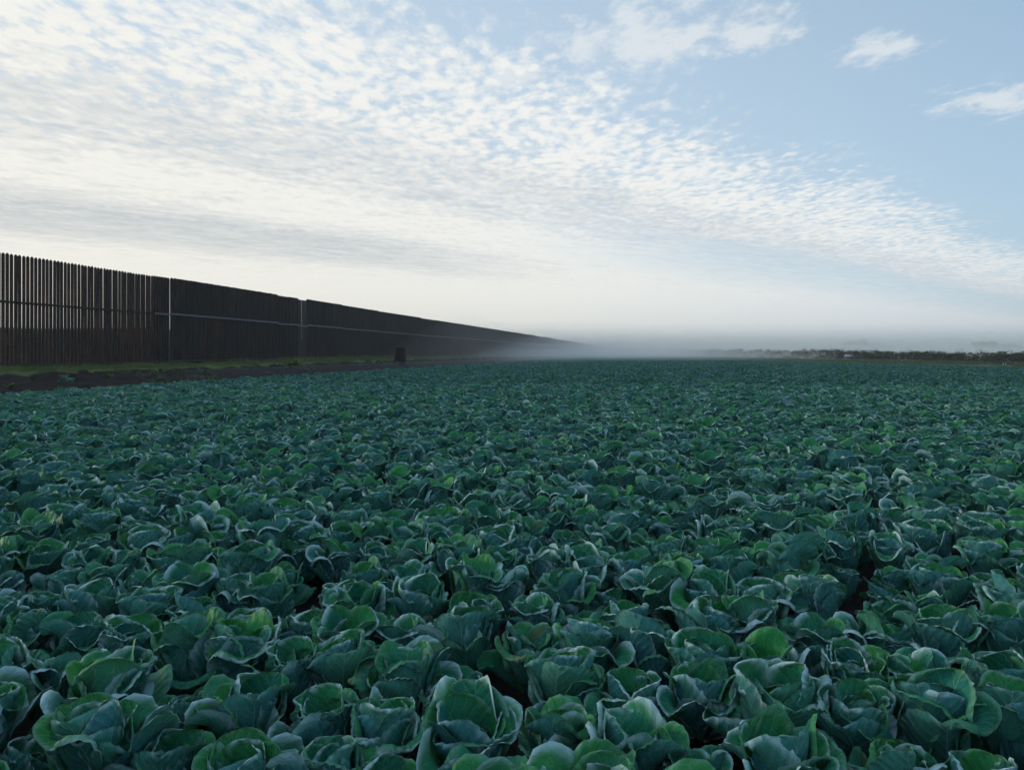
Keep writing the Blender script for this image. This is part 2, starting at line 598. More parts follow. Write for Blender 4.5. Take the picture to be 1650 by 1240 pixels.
# ------------------------------------------------------------------ cabbage leaves
def leaf_material():
    m, n = material('cabbage_leaf')
    uv = n.add('ShaderNodeUVMap', uv_map='leaf')
    U, V, _ = n.sep(uv.outputs['UV'])              # U along the midrib, V across (0 = midrib)
    hue = n.add('ShaderNodeAttribute', attribute_name='hue').outputs['Fac']
    yel = n.add('ShaderNodeAttribute', attribute_name='yellow').outputs['Fac']
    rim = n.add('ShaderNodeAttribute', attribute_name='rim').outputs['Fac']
    oi = n.add('ShaderNodeObjectInfo')
    geo = n.add('ShaderNodeNewGeometry')
    r1 = oi.outputs['Random']
    av = n.m('ABSOLUTE', V)
    seedv = n.xyz(U, V, n.m('MULTIPLY', hue, 13.0))
    wn = n.noise(seedv, 3.2, 3, 0.5)
    ph = n.m('ADD', n.m('MULTIPLY', n.m('SUBTRACT', U, n.m('MULTIPLY', n.m('POWER', av, 0.85), 0.85)), 7.0), n.m('MULTIPLY', wn, 1.3))
    side = n.m('MULTIPLY', n.m('SIGN', V), 0.25)
    ph = n.m('ADD', ph, side)
    tri = n.m('ABSOLUTE', n.m('SUBTRACT', n.m('FRACT', ph), 0.5))          # 0 on a lateral vein
    wid = n.m('MAXIMUM', n.m('SUBTRACT', 0.07, n.m('MULTIPLY', av, 0.13)), 0.018)
    lat = n.m('SUBTRACT', 1.0, n.step(tri, n.m('MULTIPLY', wid, 0.35), wid))
    midw = n.m('MAXIMUM', n.m('SUBTRACT', 0.030, n.m('MULTIPLY', U, 0.026)), 0.004)
    mid = n.m('SUBTRACT', 1.0, n.step(av, n.m('MULTIPLY', midw, 0.45), midw))
    vo = n.add('ShaderNodeTexVoronoi', feature='DISTANCE_TO_EDGE')
    n.put(vo.inputs['Vector'], n.xyz(n.m('ADD', U, n.m('MULTIPLY', wn, 0.05)), V, hue))
    vo.inputs['Scale'].default_value = 15.0
    net = n.m('SUBTRACT', 1.0, n.step(vo.outputs['Distance'], 0.0, 0.07))
    vein = n.m('MAXIMUM', n.m('MAXIMUM', lat, mid), n.m('MULTIPLY', net, 0.38), clamp=True)
    patch = n.noise(seedv, 4.0, 4, 0.6)
    big = n.noise(geo.outputs['Position'], 0.55, 2)
    # upper face: blue-green bloom to plain green, yellower at the heart and on ageing leaves
    t = n.m('ADD', n.m('ADD', n.m('MULTIPLY', hue, 0.75), n.m('MULTIPLY', patch, 0.5)), n.m('SUBTRACT', n.m('MULTIPLY', r1, 0.5), 0.22), clamp=True)
    up = n.mix(t, (0.005, 0.158, 0.182), (0.022, 0.265, 0.060))
    up = n.mix(n.m('MULTIPLY', n.step(rim, 0.45, 0.95), 0.35), up, (0.075, 0.280, 0.045))
    up = n.mix(n.m('MULTIPLY', yel, n.step(patch, 0.42, 0.72)), up, (0.17, 0.17, 0.035))
    bloom = n.step(n.m('ADD', patch, n.m('MULTIPLY', n.m('SUBTRACT', big, 0.5), 0.6)), 0.45, 0.8)
    up = n.mix(n.m('MULTIPLY', bloom, 0.34), up, (0.075, 0.270, 0.295))
    up = n.mix(n.m('MULTIPLY', vein, 0.70), up, (0.22, 0.44, 0.25))
    un = n.mix(t, (0.036, 0.205, 0.250), (0.050, 0.240, 0.170))
    un = n.mix(n.m('MULTIPLY', vein, 0.65), un, (0.30, 0.50, 0.45))
    colr = n.mix(geo.outputs['Backfacing'], up, un)
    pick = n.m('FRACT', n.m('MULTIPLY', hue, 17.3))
    wax_rim_light = n.m('MULTIPLY', n.step(rim, n.m('SUBTRACT', 0.86, n.m('MULTIPLY', pick, 0.30)), 0.99), n.m('ADD', 0.16, n.m('MULTIPLY', n.step(pick, 0.40, 0.75), 0.80)))
    wax_rim_light = n.m('MULTIPLY', wax_rim_light, n.step(patch, 0.28, 0.58))
    colr = n.mix(wax_rim_light, colr, (0.54, 0.76, 0.82))  # waxy margins, with sky light on the curled edges put into the colour
    # dusty specks and small blemishes
    sp = n.noise(seedv, 60.0, 2, 0.5)
    colr = n.mix(n.m('MULTIPLY', n.step(sp, 0.70, 0.78), 0.25), colr, (0.12, 0.17, 0.12))
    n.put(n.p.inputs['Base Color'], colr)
    n.put(n.p.inputs['Roughness'], n.m('ADD', 0.46, n.m('MULTIPLY', patch, 0.25)))
    n.p.inputs['Specular IOR Level'].default_value = 0.14
    n.p.inputs['Sheen Weight'].default_value = 0.03
    n.p.inputs['Sheen Roughness'].default_value = 0.45
    n.p.inputs['Sheen Tint'].default_value = (0.75, 0.9, 1.0, 1)
    hgt = n.m('ADD', n.m('MULTIPLY', n.m('MAXIMUM', lat, mid), -1.0), n.m('ADD', n.m('MULTIPLY', net, -0.22), n.m('MULTIPLY', n.noise(seedv, 26.0, 3), 0.5)))
    hgt = n.m('ADD', hgt, n.m('MULTIPLY', tri, n.m('ADD', 0.25, n.m('MULTIPLY', n.m('MULTIPLY', rim, rim), 2.2))))
    b = n.add('ShaderNodeBump')
    b.inputs['Strength'].default_value = 0.75
    b.inputs['Distance'].default_value = 0.0065
    n.l.new(hgt, b.inputs['Height'])
    n.l.new(b.outputs[0], n.p.inputs['Normal'])
    tr = n.add('ShaderNodeBsdfTranslucent')
    n.put(tr.inputs['Color'], n.mix(0.5, up, (0.06, 0.17, 0.03)))
    ms = n.add('ShaderNodeMixShader')
    ms.inputs[0].default_value = 0.11
    n.l.new(n.p.outputs[0], ms.inputs[1])
    n.l.new(tr.outputs[0], ms.inputs[2])
    n.l.new(ms.outputs[0], n.out.inputs['Surface'])
    return m


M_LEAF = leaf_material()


def smooth_interp(x, xs, ys):
    x = np.asarray(x)
    o = np.full(x.shape, float(ys[0]))
    for i in range(len(xs) - 1):
        t = np.clip((x - xs[i]) / (xs[i + 1] - xs[i]), 0, 1)
        t = t * t * (3 - 2 * t)
        o = np.where(x > xs[i], ys[i] + (ys[i + 1] - ys[i]) * t, o)
    return o


def leaf_geo(L, W, angs, cup, rolls, az, r0, z0, g, ns, nt, hue, yel, skew=0.0, ripple=1.0, twist=0.0):
    """one leaf as (verts, uv, hue, yellow, rim): a curved rib with a cupped, puckered, wavy-edged blade"""
    k = np.linspace(0, 1, ns + 1)
    s = 1 - (1 - k) ** 1.55                                   # closer together towards the tip
    t = np.linspace(-1, 1, nt + 1)
    t = np.sign(t) * (1 - (1 - np.abs(t)) ** 1.25)
    th = np.radians(smooth_interp(s, [0, 0.32, 0.72, 1.0], angs))
    ds = np.diff(s, prepend=0) * L
    r = r0 + np.cumsum(np.cos(th) * ds)
    z = z0 + np.cumsum(np.sin(th) * ds)
    lobes = 1 + 0.03 * np.sin(s * 9 + g.uniform(0, 6)) + 0.02 * np.sin(s * 21 + g.uniform(0, 6))
    uu = np.clip((s - 0.02) / 0.98, 0, 1)
    shape = np.where(uu < 0.60, 0.13 + 0.87 * np.sin(np.pi / 2 * np.clip(uu / 0.60, 0, 1)) ** 1.25,
                     np.sqrt(np.maximum(1 - ((uu - 0.60) / 0.40) ** 2.3, 0)))
    shape = shape * lobes
    w_ = W * shape                                            # half width
    S, T = np.meshgrid(s, t, indexing='ij')
    aT = np.abs(T)
    # bend across the leaf, integrated from the rib outwards
    fine = 40
    off = np.zeros_like(S); lat = np.zeros_like(S)
    for j, tt in enumerate(t):
        sg = 1 if tt >= 0 else 0
        roll, rstart = rolls[sg]
        q = np.linspace(0, abs(tt), fine)
        dq = q[1] - q[0] if abs(tt) > 0 else 0.0
        kap = np.where(q < rstart, cup, -roll * sm(q, rstart, rstart + 0.12))
        for i in range(len(s)):
            grow = 0.35 + 0.65 * min(1.0, s[i] / 0.5)
            phi = np.cumsum(kap) * dq * grow * (1.0 if True else 1)
            lat[i, j] = np.sign(tt) * np.sum(np.cos(phi)) * dq * w_[i]
            off[i, j] = np.sum(np.sin(phi)) * dq * w_[i]
    b = T * shape[:, None] * W / L                            # flattened position across
    edge = np.clip(np.maximum(aT ** 2.2, sm(S, 0.7, 1.0)), 0, 1)
    p1, p2, p3 = g.uniform(0, 6.28, 3)
    ang = np.arctan2(b, S - 0.35)
    rip = (np.sin(ang * 5 + p1) * 0.5 + np.sin(ang * 9 + p2) * 0.35 + np.sin(ang * 16 + p3) * 0.2)
    off = off + ripple * 0.008 * (L / 0.3) * edge * rip + twist * T * shape[:, None] * W * S
    ph = 7.0 * (S - 0.85 * np.abs(b) ** 0.85) + 0.65 + 0.25 * np.sign(b)
    off = off + 0.0036 * (0.06 + edge) * np.cos(2 * np.pi * ph) * (aT > 0.02)
    off = off - 0.005 * np.exp(-(b / 0.022) ** 2) * (1 - S)     # keel of the midrib
    lat = lat + skew * (S ** 2) * L
    Tr, Tz = np.cos(th)[:, None], np.sin(th)[:, None]
    R = r[:, None] - Tz * off
    Z = z[:, None] + Tr * off
    ca, sa = math.cos(az), math.sin(az)
    X = R * ca - lat * sa
    Y = R * sa + lat * ca
    co = np.stack([X, Y, Z], -1).reshape(-1, 3)
    uvv = np.stack([S, b], -1).reshape(-1, 2)
    tipr = sm(S, 0.80, 1.0)
    rimv = np.maximum(aT, tipr ** 1.5).reshape(-1)
    return co, uvv, np.full(len(co), hue), np.full(len(co), yel), rimv


def grid_quads(ns, nt, o=0):
    i = np.arange((ns + 1) * (nt + 1)).reshape(ns + 1, nt + 1) + o
    return np.stack([i[:-1, :-1], i[1:, :-1], i[1:, 1:], i[:-1, 1:]], -1).reshape(-1, 4)


def leaf_to_mesh(name, parts, quads):
    me = bpy.data.meshes.new(name)
    co = np.concatenate([p[0] for p in parts])
    fast_mesh(me, co, quads)
    uvv = np.concatenate([p[1] for p in parts])
    lay = me.uv_layers.new(name='leaf')
    vi = np.empty(len(me.loops), np.int32)
    me.loops.foreach_get('vertex_index', vi)
    lay.data.foreach_set('uv', uvv[vi].astype(np.float32).ravel())
    for nm, c in (('hue', 2), ('yellow', 3), ('rim', 4)):
        at_ = me.attributes.new(nm, 'FLOAT', 'POINT')
        at_.data.foreach_set('value', np.concatenate([p[c] for p in parts]).astype(np.float32))
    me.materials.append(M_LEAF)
    return me


def cabbage_plan(seed, kind):
    """list of leaf parameters of one plant, outermost first"""
    g = np.random.default_rng(seed)
    leaves = []
    az = g.uniform(0, 6.28)
    G = 2.39996
    n_out, n_mid, n_in = int(g.integers(6, 8)), int(g.integers(5, 7)), 3
    special = int(g.integers(0, n_out))
    for i in range(n_out):
        az += G + g.normal(0, 0.12)
        L = g.uniform(0.26, 0.34); W = L * g.uniform(0.43, 0.56)
        a0 = g.uniform(14, 28) if i < 2 else g.uniform(32, 54)
        a1 = a0 + g.uniform(12, 26); a2 = a1 + g.uniform(-2, 12)
        a3 = a2 + (g.uniform(-130, -70) if g.random() < 0.35 else g.uniform(-35, 12))
        cup = g.uniform(0.7, 1.9)
        rolls = [(g.uniform(2.5, 7.0), g.uniform(0.70, 0.90)) for _ in (0, 1)]
        if g.random() < 0.5:
            rolls[int(g.integers(0, 2))] = (g.uniform(4.5, 7.5), g.uniform(0.52, 0.72))
        yel = 0.6 if g.random() < 0.11 else 0.0
        if kind == 'flop':
            a2 -= 10; a3 = a2 - g.uniform(40, 85)
        if kind == 'tall' and i == special:
            L *= 1.16; W *= 0.95; a0, a1, a2, a3 = 58, 74, 78, 62
        if kind == 'roll' and i in (special, (special + 2) % n_out):
            rolls = [(6.5, 0.58), (g.uniform(2, 6), 0.62)]; a2 += 8
        if kind == 'yellow' and i in (special, (special + 1) % n_out):
            yel = 1.0
        if kind == 'tight':
            a0 += 12; a1 += 14; a2 += 10; a3 = a2 - g.uniform(0, 20)
        if kind == 'fold' and i == special:
            a3 = a2 - 150; a2 -= 5
        leaves.append(dict(L=L, W=W, angs=(a0, a1, a2, a3), cup=cup, rolls=rolls, az=az, r0=0.018, z0=0.075 + 0.006 * i, hue=g.uniform(0, 0.7), yel=yel,
                           skew=g.normal(0, 0.10), ripple=g.uniform(0.6, 1.7), twist=g.normal(0, 0.14)))
    for i in range(n_mid):
        az += G + g.normal(0, 0.12)
        L = g.uniform(0.26, 0.32); W = L * g.uniform(0.50, 0.60)
        a0 = g.uniform(44, 62); a1 = a0 + g.uniform(12, 22); a2 = a1 + g.uniform(-4, 14); a3 = a2 + (g.uniform(-115, -60) if g.random() < 0.35 else g.uniform(-40, 15))
        leaves.append(dict(L=L, W=W, angs=(a0, a1, a2, a3), cup=g.uniform(0.8, 1.9), rolls=[(g.uniform(2.5, 7.0), g.uniform(0.58, 0.90)) for _ in (0, 1)], az=az, r0=0.016,
                           z0=0.10 + 0.006 * i, hue=g.uniform(0.15, 0.9), yel=0.0, skew=g.normal(0, 0.06), ripple=g.uniform(0.5, 1.4), twist=g.normal(0, 0.1)))
    for i in range(n_in):
        az += 2.09 + g.normal(0, 0.1)
        L = g.uniform(0.185, 0.22); W = L * g.uniform(0.56, 0.66)
        leaves.append(dict(L=L, W=W, angs=(52, 72, 92 + g.uniform(-8, 12), 100 + g.uniform(-25, 25)), cup=g.uniform(1.1, 1.7), rolls=[(0.4, 0.9), (0.4, 0.9)], az=az, r0=0.02,
                           z0=0.11 + 0.004 * i, hue=g.uniform(0.6, 1.0), yel=0.12, skew=0.0, ripple=0.4))
    return g, leaves


def head_geo(nu=14, nv=10, seed=0):
    g = np.random.default_rng(seed)
    uu = np.linspace(0, 2 * np.pi, nu + 1); vv = np.linspace(-1.2, np.pi / 2, nv + 1)
    U, V = np.meshgrid(uu, vv, indexing='ij')
    r = 0.068 * (1 + 0.05 * np.sin(3 * U + 4 * V) * np.cos(V) + 0.03 * np.sin(5 * U - 2 * V) * np.cos(V))
    co = np.stack([r * np.cos(V) * np.cos(U), r * np.cos(V) * np.sin(U), 0.175 + r * 1.02 * np.sin(V)], -1).reshape(-1, 3)
    uvv = np.stack([(V + 1.2) / 2.8, (np.mod(U, 2.1) - 1.05) * 0.35], -1).reshape(-1, 2)
    m_ = len(co)
    return (co, uvv, np.full(m_, 0.85), np.full(m_, 0.15), np.zeros(m_)), np.concatenate([grid_quads(nu, nv)])


KINDS = ['plain', 'tall', 'roll', 'flop', 'tight', 'yellow', 'fold', 'plain', 'roll', 'flop', 'tall', 'tight', 'plain', 'fold', 'flop', 'roll']
LABELS = {
    'plain': 'blue-green cabbage with evenly cupped outer leaves round its head, in the crop rows',
    'tall': 'blue-green cabbage with one outer leaf taller than the rest, in the crop rows',
    'roll': 'blue-green cabbage with pale leaf edges rolled back, in the crop rows',
    'flop': 'wide open blue-green cabbage with drooping outer leaf tips, in the crop rows',
    'tight': 'narrow upright blue-green cabbage with steep outer leaves, in the crop rows',
    'yellow': 'blue-green cabbage with two outer leaves turning yellow, in the crop rows',
    'fold': 'blue-green cabbage with one leaf tip folded over, in the crop rows',
}
NS, NT = 24, 26
LS, LT = 11, 12
hero = []                         # per prototype: list of (name, mesh)
coarse = bpy.data.collections.new('coarse_cabbages')
for p, kind in enumerate(KINDS):
    g, plan = cabbage_plan(100 + p, kind)
    ms = []
    low = []; lq = []; o_ = 0
    for i, lf in enumerate(plan):
        st = g.bit_generator.state
        geo_ = leaf_geo(g=g, ns=NS, nt=NT, **lf)
        ms.append(('leaf', leaf_to_mesh('leaf', [geo_], grid_quads(NS, NT))))
        g.bit_generator.state = st
        gl = leaf_geo(g=g, ns=LS, nt=LT, **lf)
        low.append(gl); lq.append(grid_quads(LS, LT, o_)); o_ += len(gl[0])
    hg, hq = head_geo(seed=p)
    ms.append(('head', leaf_to_mesh('head', [hg], hq)))
    hero.append(ms)
    co_ = bpy.data.objects.new('cabbage_%02d' % p, leaf_to_mesh('coarse_cabbage', low, np.concatenate(lq)))
    coarse.objects.link(co_)

# ---- planting: double rows on beds
rx, ry = math.cos(ROW_A), math.sin(ROW_A)
nx, ny = -math.sin(ROW_A), math.cos(ROW_A)
plants = []
g = np.random.default_rng(5)
for bi in range(-2, 400):
    for ln in (-0.20, 0.20):
        q = bi * BED + ln
        j = np.arange(-300, 300) * 0.29 + (0.145 if ln > 0 else 0) + g.uniform(-0.06, 0.06)
        jj = j + g.normal(0, 0.035, len(j))
        qq = q + g.normal(0, 0.03, len(j))
        x = jj * rx + qq * nx
        y = jj * ry + qq * ny
        D, S = xy_to_ds(x, y)
        lim = FIELD_D + 0.35 * hnoise(x, y, 0.4, 8)
        ok = (D < lim) & (x < FIELD_X + 0.3 * hnoise(x, y, 0.3, 9)) & (y > -1.6) & (y < 385) & (np.hypot(x, y) > 0.75)
        ok &= np.abs(x) < 0.72 * np.maximum(y, 0) + 9.0
        ok &= g.random(len(x)) > 0.006
        for a_, b_ in zip(x[ok], y[ok]):
            plants.append((a_, b_))
plants = np.array(plants)
N = len(plants)
pz = ground_z(plants[:, 0], plants[:, 1]) + 0.0
pk = g.integers(0, len(KINDS), N)
prz = g.uniform(0, 6.283, N)
psc = g.normal(0.93, 0.12, N).clip(0.70, 1.28)
ptx = g.normal(0, 0.08, N); pty = g.normal(0, 0.08, N)
sx_ = 825 + plants[:, 0] / np.maximum(plants[:, 1], 0.01) * FPX
sy_ = HORIZON + (CAM_H - 0.25 - pz) / np.maximum(plants[:, 1], 0.01) * FPX
vis = (plants[:, 1] > 1.2) & (sx_ > -90) & (sx_ < 1740) & (sy_ < 1330)
order = np.argsort(np.where(vis, plants[:, 1], 1e9))[:300]
single = np.zeros(N, bool)
single[order] = vis[order]
for i in np.nonzero(single)[0]:
    kind = KINDS[pk[i]]
    root = empty('cabbage', (plants[i, 0], plants[i, 1], pz[i] - 0.02))
    root.rotation_euler = (ptx[i], pty[i], prz[i])
    root.scale = (psc[i],) * 3
    lab = LABELS[kind]
    if psc[i] < 0.84: lab = 'small ' + lab
    if psc[i] > 1.02: lab = 'large ' + lab
    tag(root, lab, 'cabbage', 'cabbages in the crop rows')
    for nm, me_ in hero[pk[i]]:
        o = bpy.data.objects.new(nm, me_)
        C.objects.link(o)
        o.parent = root

# ---- the rest of the crop: one object, a plant on each point
rest = np.nonzero(~single)[0]
pm = bpy.data.meshes.new('cabbage_crop')
pm.vertices.add(len(rest))
pm.vertices.foreach_set('co', np.column_stack([plants[rest], pz[rest] - 0.02]).astype(np.float32).ravel())
at_ = pm.attributes.new('turn', 'FLOAT_VECTOR', 'POINT')
at_.data.foreach_set('vector', np.column_stack([ptx[rest], pty[rest], prz[rest]]).astype(np.float32).ravel())
at_ = pm.attributes.new('size', 'FLOAT', 'POINT')
at_.data.foreach_set('value', psc[rest].astype(np.float32))
at_ = pm.attributes.new('which', 'INT', 'POINT')
at_.data.foreach_set('value', pk[rest].astype(np.int32))
crop = mesh_obj('cabbage_crop', pm)
tag(crop, 'dense blue-green cabbage crop covering the field to the fog', 'crop', kind='stuff')
ng = bpy.data.node_groups.new('planting', 'GeometryNodeTree')
ng.interface.new_socket('Geometry', in_out='INPUT', socket_type='NodeSocketGeometry')
ng.interface.new_socket('Geometry', in_out='OUTPUT', socket_type='NodeSocketGeometry')
gi = ng.nodes.new('NodeGroupInput'); go = ng.nodes.new('NodeGroupOutput')
iop = ng.nodes.new('GeometryNodeInstanceOnPoints')
ci = ng.nodes.new('GeometryNodeCollectionInfo')
ci.inputs['Collection'].default_value = coarse
ci.inputs['Separate Children'].default_value = True
ci.inputs['Reset Children'].default_value = True
iop.inputs['Pick Instance'].default_value = True


def named(nm, typ):
    nd = ng.nodes.new('GeometryNodeInputNamedAttribute')
    nd.data_type = typ
    nd.inputs['Name'].default_value = nm
    return nd.outputs['Attribute']


e2r = ng.nodes.new('FunctionNodeEulerToRotation')
ng.links.new(named('turn', 'FLOAT_VECTOR'), e2r.inputs[0])
ng.links.new(gi.outputs[0], iop.inputs['Points'])
ng.links.new(ci.outputs[0], iop.inputs['Instance'])
ng.links.new(named('which', 'INT'), iop.inputs['Instance Index'])
ng.links.new(e2r.outputs[0], iop.inputs['Rotation'])
ng.links.new(named('size', 'FLOAT'), iop.inputs['Scale'])
ng.links.new(iop.outputs[0], go.inputs[0])
crop.modifiers.new('planting', 'NODES').node_group = ng
print('plants', N, 'single', int(single.sum()))

# ------------------------------------------------------------------ drain riser of black corrugated pipe
M_PIPE = simple('black_plastic_pipe', (0.003, 0.003, 0.004), (0.007, 0.007, 0.009), 3.0, 0.45, 0.3)
M_PIPE_IN = simple('pipe_lining', (0.10, 0.10, 0.10), (0.17, 0.17, 0.17), 6.0, 0.5, 0.5)
dep = 80.0
bx, by, _ = pix(645, 588, dep)
bz = float(ground_z(bx, by))
riser = empty('drain_riser', (bx, by, bz))
tag(riser, 'upright black corrugated drain pipe standing on the bare strip before the fence', 'drain pipe')
R0 = 0.60
prof = []
nrib = 11
Ht = 1.72
for i in range(nrib):
    z0 = -0.2 + (Ht + 0.2) * i / nrib; dzr = (Ht + 0.2) / nrib
    prof += [(R0, z0), (R0 + 0.055, z0 + dzr * 0.18), (R0 + 0.055, z0 + dzr * 0.62), (R0, z0 + dzr * 0.80)]
prof += [(R0, Ht), (R0 + 0.05, Ht + 0.01), (R0 + 0.05, Ht + 0.06), (R0 - 0.05, Ht + 0.06), (R0 - 0.05, 0.0)]
m_ = MB(); m_.lathe(prof, 40); m_.build('barrel', M_PIPE, riser, smooth=False)
m_ = MB(); m_.lathe([(0.0, 0), (R0 - 0.052, 0)], 40); m_.build('floor_plate', M_PIPE, riser, (0, 0, 0.05))
# outlet mouth low on the field side
m_ = MB()
ro = 0.27
m_.lathe([(ro, -0.5), (ro + 0.04, -0.45), (ro + 0.04, -0.38), (ro, -0.33), (ro, -0.26), (ro + 0.04, -0.21), (ro + 0.04, -0.12), (ro + 0.01, -0.08), (ro + 0.05, -0.03), (ro + 0.05, 0.0), (ro - 0.03, 0.0), (ro - 0.03, -0.5)], 28)
oo = m_.build('outlet', M_PIPE, riser, (-0.22, -0.86, 0.22))
dirv = math.atan2(by, bx)
oo.rotation_euler = (math.radians(92), 0, 0)
m_ = MB(); m_.lathe([(ro - 0.032, -0.45), (ro - 0.09, -0.12), (ro - 0.10, -0.12), (0.0, -0.14)], 28)
fl = m_.build('flap_seal', M_PIPE_IN, oo)

# ------------------------------------------------------------------ grass, weeds
M_GRASS = simple('verge_grass', (0.08, 0.14, 0.028), (0.20, 0.22, 0.075), 0.8, 0.7, 0.25)
M_WEED = simple('weed_leaf', (0.08, 0.19, 0.02), (0.16, 0.27, 0.04), 4.0, 0.6, 0.3)


def blades(pts, hmin, hmax, nb, spread, wid, g):
    co = []; fa = []
    for x, y, z in pts:
        hh = g.uniform(hmin, hmax)
        for _ in range(nb):
            az = g.uniform(0, 6.283); le = g.uniform(0.05, 0.55); h = hh * g.uniform(0.5, 1.1)
            ox, oy = g.normal(0, spread, 2)
            dx_, dy_ = math.cos(az), math.sin(az)
            px_, py_ = -dy_ * wid, dx_ * wid
            b0 = len(co)
            bx_, by_ = x + ox, y + oy
            m1 = (bx_ + dx_ * h * le * 0.35, by_ + dy_ * h * le * 0.35, z + h * 0.6)
            tp = (bx_ + dx_ * h * le, by_ + dy_ * h * le, z + h * (1 - 0.3 * le))
            co += [(bx_ - px_, by_ - py_, z - 0.02), (bx_ + px_, by_ + py_, z - 0.02), (m1[0] + px_ * .8, m1[1] + py_ * .8, m1[2]), (m1[0] - px_ * .8, m1[1] - py_ * .8, m1[2]), tp]
            fa += [(b0, b0 + 1, b0 + 2, b0 + 3), (b0 + 3, b0 + 2, b0 + 4)]
    return co, fa


g = np.random.default_rng(21)
pts = []
for _ in range(14000):
    S = 22 + 190 * g.random() ** 1.6
    D = g.uniform(26.3, 30.0)
    x, y = ds_to_xy(D, S)
    if hnoise(x, y, 0.5, 12) + 0.9 * (D - 27.3) / 1.6 < 0.0 or hnoise(x, y, 0.35, 13) < -0.32:
        continue
    pts.append((float(x), float(y), float(ground_z(x, y))))
co, fa = blades(pts, 0.06, 0.22, 9, 0.10, 0.010, g)
for _ in range(2600):                               # sparse weeds over the bare strip
    S = 24 + 110 * g.random() ** 1.3
    D = 20.4 + 6.6 * g.random() ** 0.7
    x, y = ds_to_xy(D, S)
    if hnoise(x, y, 0.45, 16) < 0.16: continue
    pts.append((float(x), float(y), float(ground_z(x, y))))
co, fa = blades(pts, 0.06, 0.22, 9, 0.10, 0.010, g)
pts = []
for _ in range(2200):                               # tall stalks close to the fence
    S = 22 + 150 * g.random() ** 1.4
    x, y = ds_to_xy(g.uniform(28.4, 29.8), S)
    if hnoise(x, y, 0.25, 15) < -0.05: continue
    pts.append((float(x), float(y), float(ground_z(x, y))))
c2, f2 = blades(pts, 0.18, 0.62, 7, 0.12, 0.008, g)
fa += [tuple(i + len(co) for i in f) for f in f2]; co += c2
tag(mesh_obj('grass', make_mesh('grass', co, fa, M_GRASS)), 'rough green grass verge along the foot of the steel fence', 'grass', kind='stuff')
pts = []
for _ in range(7000):
    y = 30 + 230 * g.random() ** 1.5
    x = g.uniform(44.6, 51)
    if hnoise(x, y, 0.3, 14) < -0.25: continue
    pts.append((x, y, float(ground_z(x, y))))
co, fa = blades(pts, 0.12, 0.42, 9, 0.14, 0.016, g)
tag(mesh_obj('grass', make_mesh('grass', co, fa, M_GRASS)), 'low grassy bank on the far side of the cabbage field', 'grass', kind='stuff')


def weed(px, py, depth, size, label, mat):
    x, y, z = ground_hit(px, py)
    g = np.random.default_rng(int(px * 7 + py))
    root = empty('weed', (x, y, z))
    tag(root, label, 'weed')
    for k in range(9):
        m_ = MB()
        az = g.uniform(0, 6.28); L = size * g.uniform(0.6, 1.1); up = g.uniform(0.5, 1.1); w2 = L * 0.17
        c_, s_ = math.cos(az), math.sin(az)
        rows = []
        for t_ in (0, 0.3, 0.65, 1.0):
            r = L * t_ * math.cos(up * (1 - 0.4 * t_)); zz = L * t_ * math.sin(up * (1 - 0.4 * t_))
            ww = w2 * (0.25, 0.9, 0.9, 0.05)[(0, 0.3, 0.65, 1.0).index(t_)]
            rows.append(((r * c_ + s_ * ww, r * s_ - c_ * ww, zz), (r * c_, r * s_, zz - ww * 0.3), (r * c_ - s_ * ww, r * s_ + c_ * ww, zz)))
        for row in rows: m_.v += list(row)
        for q in range(3):
            b0 = q * 3
            m_.f += [(b0, b0 + 1, b0 + 4, b0 + 3), (b0 + 1, b0 + 2, b0 + 5, b0 + 4)]
        m_.build('leaf', mat, root, smooth=True)


for (px, py, dp, sz, lb) in (
        (100, 610, 41, 0.42, 'bright green weed beside the two stray cabbages on bare soil'),
        (177, 608, 46, 0.36, 'yellow-green weed alone on bare soil, just along from the stray cabbages'),
        (258, 601, 53, 0.55, 'bushy bright green weed at the grass edge below the open slot in the fence'),
        (330, 600, 58, 0.40, 'small dull green weed at the grass edge past the open slot in the fence'),
        (16, 624, 33, 0.35, 'small green weed at the edge of the cabbages near the see-through slats'),
        (476, 589, 74, 0.7, 'dark green weed clump in the verge below the pale see-through slats'),
        (468, 594, 66, 0.5, 'green weed on the bare strip below the pale see-through slats'),
        (604, 586, 82, 0.8, 'tall green weed clump in the verge beside the black drain pipe'),
        (54, 613, 38, 0.30, 'small green weed on bare soil between the fence grass and the first cabbages')):
    weed(px, py, dp, sz, lb, M_WEED)

# two stray cabbages on the bare strip
for (px, py, dp, p, lb) in ((104, 614, 39.5, 3, 'stray pale cabbage growing alone on the bare soil strip, beside a bright weed'),
                            (116, 616, 38.6, 9, 'stray small cabbage on the bare soil strip, lower of the two strays')):
    x, y, z = ground_hit(px, py + 4)
    root = empty('cabbage', (x, y, z))
    root.rotation_euler = (0.1, 0.2, px)
    root.scale = (0.8, 0.8, 0.7)
    tag(root, lb, 'cabbage')
    for nm, me_ in hero[p]:
        o = bpy.data.objects.new(nm, me_)
        C.objects.link(o)
        o.parent = root

# ------------------------------------------------------------------ scrub and trees beyond
M_SCRUB = simple('scrub_leaf', (0.016, 0.028, 0.014), (0.050, 0.062, 0.034), 0.5, 0.8, 0.2)
M_TREE = simple('tree_leaf', (0.022, 0.040, 0.018), (0.055, 0.075, 0.035), 0.6, 0.8, 0.2)
M_BARK = simple('bark', (0.05, 0.042, 0.035), (0.09, 0.08, 0.07), 3.0, 0.9, 0.1)


